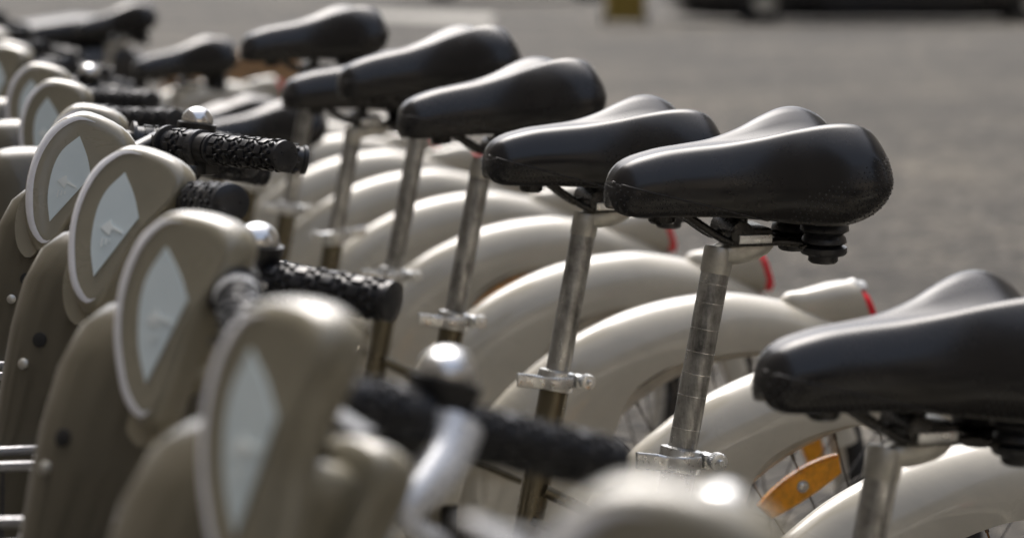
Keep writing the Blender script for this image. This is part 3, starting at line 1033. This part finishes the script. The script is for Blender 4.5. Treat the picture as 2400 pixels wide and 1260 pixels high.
def bicycle(i, hump, pitch, roll, steer, label, rings=False, spokes=False, refl=(), lever_side=1, tape=False, yaw=0, bars=None, nolever=True, slide=0, cpitch=0, cshift=(0, 0)):
    root = bpy.data.objects.new('hire_bicycle', None)
    col.objects.link(root)
    p = Vector((*EXACT[i], 0)) if i in EXACT else ROW_O + ROW_S * i
    root.location = p
    root.rotation_euler = (0, 0, HEAD + R(yaw))
    tag(root, label, 'bicycle', 'hire bicycles docked in one long row')
    def part(name, me, parent=root, M=None):
        o = obj(name, ME[me], parent)
        if M is not None:
            o.matrix_local = M
        return o
    st = part('seat_tube', 'seat_tube')
    for nm in ('main_tube', 'head_tube', 'bottom_bracket', 'chain_case', 'fender_stay') + (('frame_bracket',) if i == 4 else ()):
        part(nm, nm)
    part('seat_stay', 'seat_stay_l'); part('seat_stay', 'seat_stay_r')
    part('chain_stay', 'chain_stay_l'); part('chain_stay', 'chain_stay_r')
    part('frame_bolt', 'frame_bolt')
    for s in 'lr':
        c = part('crank', 'crank_' + s)
        part('pedal', 'pedal_' + s, c)
    # clamp; on some bikes the lever points backwards
    M = Matrix() if lever_side > 0 else Matrix.Translation((0, 0, 0)) @ Matrix.Rotation(R(172), 4, 'Z')
    sc_ = part('seat_clamp', 'seat_clamp', root, M)
    part('quick_release_lever', 'quick_release_lever', sc_)
    part('clamp_nut', 'clamp_nut', sc_)
    # post and saddle
    zt = hump - .0855 - .034
    top = Vector((-LEAN * (zt - CL_Z), 0, zt))
    sp = part('seat_post', 'seat_post', root, Matrix.Translation(top))
    part('post_head', 'post_head', sp)
    if rings:
        for k in (1.3, 2.0, 2.95, 3.8, 4.6, 5.4, 6.6, 7.7):
            part('height_mark', 'height_mark', sp, Matrix.Translation(-AX * (.0262 * k)))
    Mr = Matrix.Translation(top + Vector((-.03, 0, .01))) @ Matrix.Rotation(R(pitch), 4, 'Y') @ Matrix.Rotation(R(-roll), 4, 'X') @ Matrix.Translation(Vector((.11 + .03 + slide, 0, .034 - .01)))
    sd_ = part('saddle', 'saddle', root, Mr)
    for s in 'lr':
        part('saddle_rail', 'saddle_rail_' + s, sd_)
        part('saddle_spring', 'saddle_spring_' + s, sd_)
    if i <= 4:
        part('moulded_studs', 'moulded_studs', sd_)['kind'] = 'stuff'
        part('seam', 'seam_l', sd_)
        part('seam', 'seam_r', sd_)
    part('saddle_frame', 'saddle_frame', sd_)
    part('rail_clamp', 'rail_clamp', sd_)
    part('nose_bolt', 'nose_bolt', sd_)
    part('saddle_peg', 'saddle_peg', sd_)
    part('clamp_jaw', 'clamp_jaw_l', sd_)
    part('clamp_jaw', 'clamp_jaw_r', sd_)
    # rear
    part('rear_fender', 'rear_fender', root, Matrix.Translation((0, 0, {1: -.016, 2: -.006}.get(i, 0))))
    tl = part('tail_light', 'tail_light')
    part('tail_lens', 'tail_lens', tl)['label'] = 'red rear lens'
    if tape:
        part('tape_wrap', 'tail_tape', tl)
    rw = part('rear_wheel', 'rim', root, Matrix.Translation(HUB))
    part('tyre', 'tyre', rw)
    part('hub', 'hub', rw)
    if spokes:
        for k in range(32):
            part('spoke', 'spoke_%d' % (k % 4), rw, Matrix.Rotation(-2 * PI * (k - k % 4) / 32 - R(3.5 * i), 4, 'Y'))
    else:
        part('spoke_set', 'spoke_all', rw)['kind'] = 'stuff'
    for a in refl:
        o = part('spoke_reflector', 'spoke_reflector', rw, Matrix.Rotation(R(a), 4, 'Y') @ Matrix.Translation((0, 0, .288 if i == 5 else .258)))
        part('reflector_screw', 'reflector_screw', rw, Matrix.Rotation(R(a), 4, 'Y') @ Matrix.Translation((0, 0, .288 if i == 5 else .258)))
    # front
    S = steer_matrix(steer)
    part('fork', 'fork', root, S)
    part('front_fender', 'front_fender', root, S)
    fw = part('front_wheel', 'rim', root, S @ Matrix.Translation(FHUB))
    part('tyre', 'tyre', fw)
    part('hub', 'hub', fw)
    part('spoke_set', 'spoke_all', fw)['kind'] = 'stuff'
    S2 = Matrix.Translation(STEER_O + Vector((cshift[0], 0, cshift[1]))) @ Matrix.Rotation(R(cpitch), 4, 'Y') @ Matrix.Translation(-STEER_O) @ S
    cs = part('console', 'console_core', root, S2)
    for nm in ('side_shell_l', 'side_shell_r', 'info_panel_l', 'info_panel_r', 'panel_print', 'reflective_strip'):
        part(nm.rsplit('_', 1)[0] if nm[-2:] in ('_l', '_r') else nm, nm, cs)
    hs_ = part('front_housing', 'front_housing', root, S)
    part('housing_screw', 'housing_screw', hs_)
    part('housing_rivet', 'housing_rivet', hs_)
    inv = (Matrix.Translation(p) @ Matrix.Rotation(HEAD + R(yaw), 4, 'Z')).inverted()
    ends = {}
    for sd2, sy in (('l', 1), ('r', -1)):
        if sd2 in (bars or {}):
            q = bars[sd2]
            A, B = inv @ pix(*q[:3]), inv @ pix(*q[3:])
            d = (B - A).normalized()
            o = A - d * .085
        else:
            sig = R(32)
            o = S @ (PO + Vector((-.086, sy * .026, .012)))
            d = (S.to_3x3() @ Vector((-math.cos(sig), sy * math.sin(sig), -.13))).normalized()
        ends[sd2] = (o, d)
    bm = bmesh.new()
    for sd2, (o, d) in ends.items():
        base_pt = S2 @ (PO + Vector((-.055, .022 if sd2 == 'l' else -.022, -.005)))
        tube(bm, catmull([base_pt, o - d * .02, o, o + d * .2], 5), .0105, 12)
    hb = obj('handlebar', finish(bm, 'handlebar', 'blackmetal'), root)
    for sd2, (o, d) in ends.items():
        y = Vector((0, 0, 1)).cross(d).normalized()
        z = d.cross(y)
        if sd2 == 'l':
            M = Matrix((d, y, z)).transposed().to_4x4()
        else:
            M = Matrix((d, y, z)).transposed().to_4x4()
        M.translation = o
        for nm in ('grip', 'twist_shifter', 'lever_clamp', 'brake_lever', 'brake_cable'):
            if sd2 == 'l' and nm == 'brake_lever' and nolever:
                continue
            part(nm, nm + '_dark' if nm in ('brake_lever', 'lever_clamp') and i >= 1 else nm, hb, M)
        if sd2 == 'r' and i in (-2, -1, 0, 2, 6, 10):
            part('bell', 'bell', hb, M)
            part('bell_base', 'bell_base', hb, M)
    bk = part('basket', 'basket_rim', root)
    part('basket_hoop', 'basket_hoop', bk)
    part('basket_floor', 'basket_floor', bk)
    part('basket_bracket', 'basket_bracket', bk)
    if i <= 3:
        n = 9
        for k in range(n):
            y = -BY + 2 * BY * (k + .5) / n
            for (x0, lean) in (((BX0, .02) if abs(y) > .075 else (.70, .01)), (BX1, -.04)):
                M = Matrix.Translation((x0 + lean, y * .85, BZ0)) @ Matrix.Rotation(math.atan2(-lean, BZ1 - BZ0), 4, 'Y')
                part('basket_wire', 'basket_wire', bk, M)
            x = BX0 + (BX1 - BX0) * (k + .5) / n
            for s in (1, -1):
                M = Matrix.Translation((x, s * BY * .86, BZ0)) @ Matrix.Rotation(-s * math.atan2(BY * .15, BZ1 - BZ0), 4, 'X')
                part('basket_wire', 'basket_wire', bk, M)
    return root

BIKES = [
    # index, hump height, saddle pitch (rear up), roll, steer, label, options
    (-2, 1.00, 0, 0, 32, 'hire bicycle at the lower edge, only its blurred console and silver bell showing',
     {'bars': {'r': (1690, 1385, 1.34, 2180, 1475, 1.37), 'l': (1500, 1500, 1.12, 1600, 1620, 1.05)}, 'cshift': (0, .014)}),
    (-1, 1.00, 0, 0, 68, 'blurred hire bicycle whose long black grip, bell and silver brake lever reach across the row',
     {'bars': {'r': (1045, 1000, 1.83, 1440, 1088, 1.89), 'l': (700, 950, 1.80, 650, 880, 1.74)}, 'cpitch': 6, 'cshift': (.003, -.002)}),
    (0, .925, 0, 4, 54, 'hire bicycle with the lowest near saddle, cut off by the right edge',
     {'spokes': True, 'bars': {'r': (615, 655, 2.53, 930, 708, 2.475), 'l': (560, 710, 2.12, 590, 800, 2.02)}, 'cpitch': 0, 'cshift': (.021, .003)}),
    (1, 1.023, 0, 5, 40, 'sharpest hire bicycle, its bare steel post ringed with fine height marks',
     {'rings': True, 'spokes': True, 'refl': (29.0, 155, 270), 'slide': .005, 'bars': {'r': (590, 632, 3.0, 850, 700, 2.97), 'l': (455, 470, 2.72, 540, 475, 2.61)}, 'cpitch': -10, 'cshift': (.034, .027)}),
    (2, 1.008, -1, 5, 20, 'hire bicycle with a greasy dark seat post, its amber reflector seen behind the ring-marked post',
     {'spokes': True, 'refl': (29.0, 151, 268), 'slide': .012, 'bars': {'l': (500, 350, 3.31, 677, 367, 3.22), 'r': (470, 347, 3.52, 690, 372, 3.55)}, 'cpitch': -14, 'cshift': (.058, .043)}),
    (3, 1.030, 3.5, -1, 20, 'hire bicycle with crumpled clear tape on its tail light', {'spokes': True, 'refl': (100,), 'tape': True}),
    (4, 1.055, 5.0, -1, 35, 'hire bicycle with the saddle tipped up most steeply at the back', {'refl': (-70, 50), 'slide': .012, 'spokes': True}),
    (5, 1.000, 1, 0, 30, 'hire bicycle whose saddle is mostly hidden behind the steeply tipped one', {'lever_side': -1, 'slide': .01, 'refl': (27,)}),
    (6, 1.060, 3, 0, 50, 'hire bicycle with the highest saddle of the far half', {'slide': .02}),
    (7, .862, 3, 0, 25, 'hire bicycle with a low saddle just behind the end of the studded grip', {'slide': .012}),
    (8, .840, 6, 0, 45, 'hire bicycle with a low saddle, tail tipped up, second beyond the studded grip', {'slide': .015}),
    (9, .80, 2, 0, 15, 'hire bicycle hidden between the two low saddles and the tan crate', {}),
    (10, .93, 5, 0, 40, 'hire bicycle with its saddle in front of the tan wooden crate', {}),
    (14, .965, 7, 0, 30, 'farthest hire bicycle of the row, black saddle against the road', {}),
]
for (i, h, pt, rl, stq, lab, opt) in BIKES:
    bicycle(i, h, pt, rl, stq, lab, **opt)

# ------------------------------------------------------------------ docking posts between the front wheels
def f_dock(bm):
    loops = []
    for (z, a, b_) in [(0, .085, .060), (.01, .085, .060), (.62, .072, .050), (.70, .070, .049), (.735, .060, .042), (.75, .040, .028)]:
        L = []
        for k in range(24):
            an = 2 * PI * k / 24
            L.append(Vector((math.copysign(abs(math.cos(an)) ** .55, math.cos(an)) * a - z * .03, math.copysign(abs(math.sin(an)) ** .55, math.sin(an)) * b_, z)))
        loops.append(L)
    loft(bm, loops)
mk('dock_body', 'dock', f_dock, angle=45)
mk('dock_foot', 'blackmetal', lambda bm: box(bm, (0, 0, .006), (.24, .18, .012), bev=.003))
mk('dock_latch', 'alu', lambda bm: box(bm, (-.078, 0, .60), (.03, .05, .06), bev=.006))
mk('dock_lamp', 'black', lambda bm: lathe(bm, [(.014, 0), (.014, .004), (.008, .007)], (-.045, 0, .748), (-.2, 0, 1), 14))
names = ['nearest', 'second', 'third', 'fourth', 'fifth', 'sixth', 'seventh', 'eighth', 'ninth', 'tenth', 'eleventh', 'twelfth']
for n_, i in enumerate(range(-1, 11)):
    p = ROW_O + ROW_S * (i + .5)
    root = bpy.data.objects.new('docking_post', None)
    col.objects.link(root)
    root.location = p + Vector((-math.cos(R(20)), -math.sin(R(20)), 0)) * .80
    root.rotation_euler = (0, 0, HEAD)
    tag(root, 'dark metal docking post low between the front wheels, %s from the camera' % names[n_], 'docking post', 'docking posts along the row')
    for nm in ('dock_body', 'dock_foot', 'dock_latch', 'dock_lamp'):
        obj(nm, ME[nm], root)

# ------------------------------------------------------------------ road paint
def patch(name, pts, z, mat, label, cat):
    bm = bmesh.new()
    bm.faces.new([bm.verts.new((x, y, z)) for x, y in pts])
    o = obj(name, finish(bm, name, mat, False))
    o['kind'] = 'structure'
    return o
def ground(px, py):
    v = pix(px, py, 1.0) - Vector((0, 0, CAM_H))
    t = -CAM_H / v.z
    return v.x * t, v.y * t
patch('road_marking', [ground(840, 26), ground(1160, 34), ground(1150, 60), ground(860, 44)], .004, 'marking', None, None)

# ------------------------------------------------------------------ parked cars across the street (only their lowest part is in the picture)
def car(name, label, x, y, rz, paint_mat, length=4.3, width=1.75, height=1.48, low=.2):
    root = bpy.data.objects.new(name, None)
    col.objects.link(root)
    root.location = (x, y, 0)
    root.rotation_euler = (0, 0, rz)
    tag(root, label, 'car', 'cars parked across the street')
    L = length / 2
    def add(nm, mat, fn, parent=root, **k):
        bm = bmesh.new()
        fn(bm)
        return obj(nm, finish(bm, nm, mat, **k), parent)
    def body(bm):
        secs = [(-L, .62, .34, .62), (-L + .06, .80, .26, .74), (-L + .5, .86, .22, .86), (-.9, .875, .20, .90), (.5, .875, .20, .90), (L - .75, .86, .21, .84), (L - .15, .80, .24, .70), (L, .60, .32, .58)]
        loops = []
        for (sx, hw, z0, z1) in secs:
            z0 -= .2 - low
            Lp = []
            for k in range(20):
                an = 2 * PI * k / 20
                Lp.append(Vector((sx, math.copysign(abs(math.cos(an)) ** .4, math.cos(an)) * hw * width / 1.75, (z0 + z1) / 2 + math.copysign(abs(math.sin(an)) ** .4, math.sin(an)) * (z1 - z0) / 2)))
            loops.append(Lp)
        loft(bm, loops)
    add('body', paint_mat, body)
    def cabin(bm):
        loops = []
        for (z, x0, x1, hw) in [(.86, -L + .55, L - .95, .80), (1.12, -L + .75, L - 1.35, .74), (1.36, -L + 1.0, L - 1.75, .64), (height, -L + 1.25, L - 2.0, .56)]:
            Lp = []
            for k in range(24):
                an = 2 * PI * k / 24
                Lp.append(Vector(((x0 + x1) / 2 + math.copysign(abs(math.cos(an)) ** .4, math.cos(an)) * (x1 - x0) / 2, math.copysign(abs(math.sin(an)) ** .4, math.sin(an)) * hw, z)))
            loops.append(Lp)
        loft(bm, loops)
    add('cabin', 'glass', cabin)
    add('roof', paint_mat, lambda bm: box(bm, (-.35, 0, height + .005), (1.7, 1.1, .04), bev=.015))
    for sx in (-1, 1):
        for sy in (-1, 1):
            c = Vector((sx * L * .62, sy * (width / 2 - .12), .31))
            wq = add('wheel', 'tyre', lambda bm: lathe(bm, [(.18, -.09), (.29, -.10), (.31, -.07), (.31, .07), (.29, .10), (.18, .09)], c, (0, 1, 0), 28))
            add('hubcap', 'zinc', lambda bm: lathe(bm, [(.05, -.105), (.17, -.098), (.18, -.08), (.18, .08), (.17, .098), (.05, .105)], c, (0, 1, 0), 20), wq)
        add('bumper', 'black', lambda bm: box(bm, (sx * (L - .03), 0, .36), (.16, 1.5, .17), bev=.04))
        for sy in (-1, 1):
            add('headlight' if sx > 0 else 'rear_light', 'clear' if sx > 0 else 'red', lambda bm: box(bm, (sx * (L - .10), sy * .62, .66), (.10, .28, .12), bev=.03))
    for sy in (-1, 1):
        add('sill', 'black', lambda bm: box(bm, (0, sy * .84, .22), (2.0, .06, .09), bev=.02))
    return root
car('parked_car', 'black car parked across the street, only its dark underside in view', 5.05, 43.0, R(4), 'carblack', 5.8, low=.05)
car('parked_car', 'dark grey car farther off across the street, just left of the yellow bin', 0.05, 57.0, R(5), 'cargrey', 4.2)
def small(name, label, cat, loc, parts, rz=0):
    root = bpy.data.objects.new(name, None)
    col.objects.link(root)
    root.location = loc
    root.rotation_euler = (0, 0, rz)
    tag(root, label, cat)
    for nm, mat, fn in parts:
        bm = bmesh.new()
        fn(bm)
        obj(nm, finish(bm, nm, mat), root)
    return root
def bin_body(bm):
    loops = []
    for (z, a) in [(.06, .24), (.5, .28), (.95, .31)]:
        loops.append([Vector((math.copysign(abs(math.cos(t)) ** .4, math.cos(t)) * a, math.copysign(abs(math.sin(t)) ** .4, math.sin(t)) * a, z)) for t in [2 * PI * k / 20 for k in range(20)]])
    loft(bm, loops)
small('wheeled_bin', 'mustard yellow bin standing by the black car across the street', 'bin', (1.45, 41.2, 0), [
    ('body', 'mustard', bin_body), ('lid', 'mustard', lambda bm: box(bm, (0, 0, .985), (.68, .70, .06), bev=.02)),
    ('handle', 'black', lambda bm: tube(bm, [(-.28, .36, .93), (.28, .36, .93)], .015, 8)),
    ('wheel', 'tyre', lambda bm: lathe(bm, [(.09, -.03), (.10, -.02), (.10, .02), (.09, .03)], (-.27, .22, .10), (1, 0, 0), 16)),
    ('wheel', 'tyre', lambda bm: lathe(bm, [(.09, -.03), (.10, -.02), (.10, .02), (.09, .03)], (.27, .22, .10), (1, 0, 0), 16))])

# ------------------------------------------------------------------ tan wooden crate on the road behind the far bicycles
def crate():
    root = bpy.data.objects.new('wooden_crate', None)
    col.objects.link(root)
    root.location = (-1.44, 16.4, 0)
    root.rotation_euler = (0, 0, R(6))
    tag(root, 'tan wooden crate behind the far saddles with a dark round hole', 'crate')
    for k in range(4):
        z = .07 + k * .138
        for sy in (-1, 1):
            bm = bmesh.new()
            box(bm, (0, sy * .22, z), (.70, .02, .128), bev=.004)
            obj('plank', finish(bm, 'plank', 'tan'), root)
        for sx in (-1, 1):
            bm = bmesh.new()
            box(bm, (sx * .34, 0, z), (.018, .418, .128), bev=.004)
            obj('plank', finish(bm, 'plank', 'tan'), root)
    for sx in (-1, 1):
        bm = bmesh.new()
        box(bm, (sx * .30, -.242, .28), (.05, .02, .54), bev=.004)
        obj('batten', finish(bm, 'batten', 'tan'), root)
    bm = bmesh.new()
    lathe(bm, [(.055, 0), (.055, .012), (.03, .02)], (.13, -.228, .43), (0, -1, 0), 20)
    obj('plug', finish(bm, 'plug', 'black'), root)
    bm = bmesh.new()
    box(bm, (0, 0, .565), (.72, .48, .02), bev=.004)
    obj('lid', finish(bm, 'lid', 'tan'), root)
crate()

# ------------------------------------------------------------------ black motor scooter at the far end of the row
def scooter():
    root = bpy.data.objects.new('motor_scooter', None)
    col.objects.link(root)
    root.location = (-2.17, 11.6, 0)
    root.rotation_euler = (0, 0, R(196))
    tag(root, 'black motor scooter parked past the far end of the bicycles, top left', 'scooter')
    def add(nm, mat, fn, parent=root):
        bm = bmesh.new()
        fn(bm)
        return obj(nm, finish(bm, nm, mat), parent)
    def ring(x, hw, z0, z1, e=.6, n=20):
        L = []
        for k in range(n):
            an = 2 * PI * k / n
            L.append(Vector((x, math.copysign(abs(math.cos(an)) ** e, math.cos(an)) * hw, (z0 + z1) / 2 + math.copysign(abs(math.sin(an)) ** e, math.sin(an)) * (z1 - z0) / 2)))
        return L
    add('body', 'scooter', lambda bm: loft(bm, [ring(-.85, .06, .62, .74), ring(-.75, .13, .50, .80), ring(-.5, .17, .38, .80), ring(-.2, .17, .30, .74), ring(0, .14, .26, .60), ring(.12, .12, .24, .36), ring(.40, .14, .24, .33), ring(.48, .14, .26, .40)]))
    add('seat', 'rubber', lambda bm: loft(bm, [ring(-.82, .09, .80, .88), ring(-.6, .14, .79, .90), ring(-.3, .15, .75, .86), ring(-.05, .11, .70, .80), ring(.02, .05, .68, .74)]))
    add('leg_shield', 'scooter', lambda bm: loft(bm, [[p + Vector(((p.z - .3) * -.28 + .45, 0, 0)) for p in ring(0, .19, .30, .98, .7)], [p + Vector(((p.z - .3) * -.28 + .53, 0, 0)) for p in ring(0, .17, .32, .97, .7)]]))
    add('head_cowl', 'scooter', lambda bm: loft(bm, [ring(.20, .05, 1.02, 1.10), ring(.26, .15, .98, 1.15), ring(.36, .14, .97, 1.14), ring(.43, .06, 1.0, 1.10)]))
    add('headlight', 'clear', lambda bm: lathe(bm, [(.05, 0), (.07, .01), (.06, .03)], (.42, 0, 1.05), (1, 0, 0), 18))
    hb = add('handlebar', 'blackmetal', lambda bm: tube(bm, [(.20, -.34, 1.07), (.27, -.12, 1.08), (.27, .12, 1.08), (.20, .34, 1.07)], .014, 10))
    for sy in (-1, 1):
        add('grip', 'rubber', lambda bm: tube(bm, [(.245, sy * .20, 1.076), (.195, sy * .35, 1.07)], .019, 12), hb)
        add('mirror', 'black', lambda bm: [tube(bm, [(.25, sy * .17, 1.08), (.25, sy * .26, 1.24)], .006, 8), box(bm, (.25, sy * .28, 1.28), (.02, .13, .09), bev=.009)], hb)
    add('windscreen', 'glass', lambda bm: box(bm, (.34, 0, 1.26), (.008, .30, .30), Matrix.Rotation(-R(22), 3, 'Y'), .003))
    for x in (-.62, .66):
        wq = add('wheel', 'tyre', lambda bm: lathe(bm, [(.13, -.05), (.20, -.055), (.23, -.03), (.235, 0), (.23, .03), (.20, .055), (.13, .05)], (x, 0, .235), (0, 1, 0), 28))
        add('hub', 'zinc', lambda bm: lathe(bm, [(.03, -.06), (.12, -.045), (.13, -.03), (.13, .03), (.12, .045), (.03, .06)], (x, 0, .235), (0, 1, 0), 18), wq)
    add('front_fork', 'blackmetal', lambda bm: [tube(bm, [(.50, s * .07, .60), (.66, s * .07, .235)], .018, 10) for s in (-1, 1)])
    add('front_mudguard', 'scooter', lambda bm: loft(bm, [ring(.44, .03, .40, .44), ring(.52, .08, .42, .50), ring(.66, .085, .44, .53), ring(.80, .07, .40, .46), ring(.85, .03, .36, .40)]))
    add('rear_light', 'red', lambda bm: box(bm, (-.86, 0, .70), (.04, .12, .07), bev=.01))
scooter()

# ------------------------------------------------------------------ street walls: unseen stone houses, added to block low sky and darken reflections
def house(name, label, base, along, depth, length, height, bays, floors):
    """an unseen stone house that blocks low sky: wall block, window recesses with panes, cornice, roof; `along` runs along the street"""
    root = bpy.data.objects.new(name, None)
    col.objects.link(root)
    root.location = base
    root.rotation_euler = (0, 0, math.atan2(along[1], along[0]))
    tag(root, label, 'building', 'unseen stone houses added to block low sky')
    def add(nm, mat, fn, parent=root):
        bm = bmesh.new()
        fn(bm)
        return obj(nm, finish(bm, nm, mat, False), parent)
    add('wall', 'facade', lambda bm: box(bm, (length / 2, depth / 2, height / 2), (length, depth, height)))
    add('cornice', 'facade', lambda bm: box(bm, (length / 2, -.2, height - .4), (length + .2, .45, .5)))
    add('roof', 'roofzinc', lambda bm: box(bm, (length / 2, depth / 2 + .6, height + 1.2), (length - .1, depth - 1.2, 2.4)))
    fh = (height - 1.2) / floors
    bw = length / bays
    for f in range(floors):
        for b in range(bays):
            c = ((b + .5) * bw, -.03, f * fh + fh * .52)
            wq = add('window', 'facade', lambda bm: box(bm, c, (1.35, .12, fh * .68)))
            add('pane', 'window', lambda bm: box(bm, (c[0], -.10, c[2]), (1.05, .05, fh * .58)), wq)
    return root
AL = Vector((-.1989, .98, 0))
NR = Vector((.98, .1989, 0))
for k in range(2):
    house('unseen_house', ['nearer', 'farther'][k] + ' unseen stone house on the road side, added to darken reflections', NR * 19 + AL * (-2 + 19.2 * k), AL, -9, 19, 19, 6, 6)
for k in range(3):
    house('unseen_house', ['nearest', 'middle', 'farthest'][k] + ' unseen stone house on the pavement side, added to shade the row from the left', NR * -6.2 + AL * (-26 + 19.2 * k), AL, 9, 19, 15, 6, 5)
house('unseen_house', 'unseen stone house across the street behind the camera, added to darken reflections', NR * -5.8 + AL * -27, NR, -9, 23, 12, 7, 4)
house('unseen_house', 'unseen stone house behind the camera on the road side, added to darken reflections', NR * 15 + AL * -24, AL, -9, 19, 13, 6, 4)
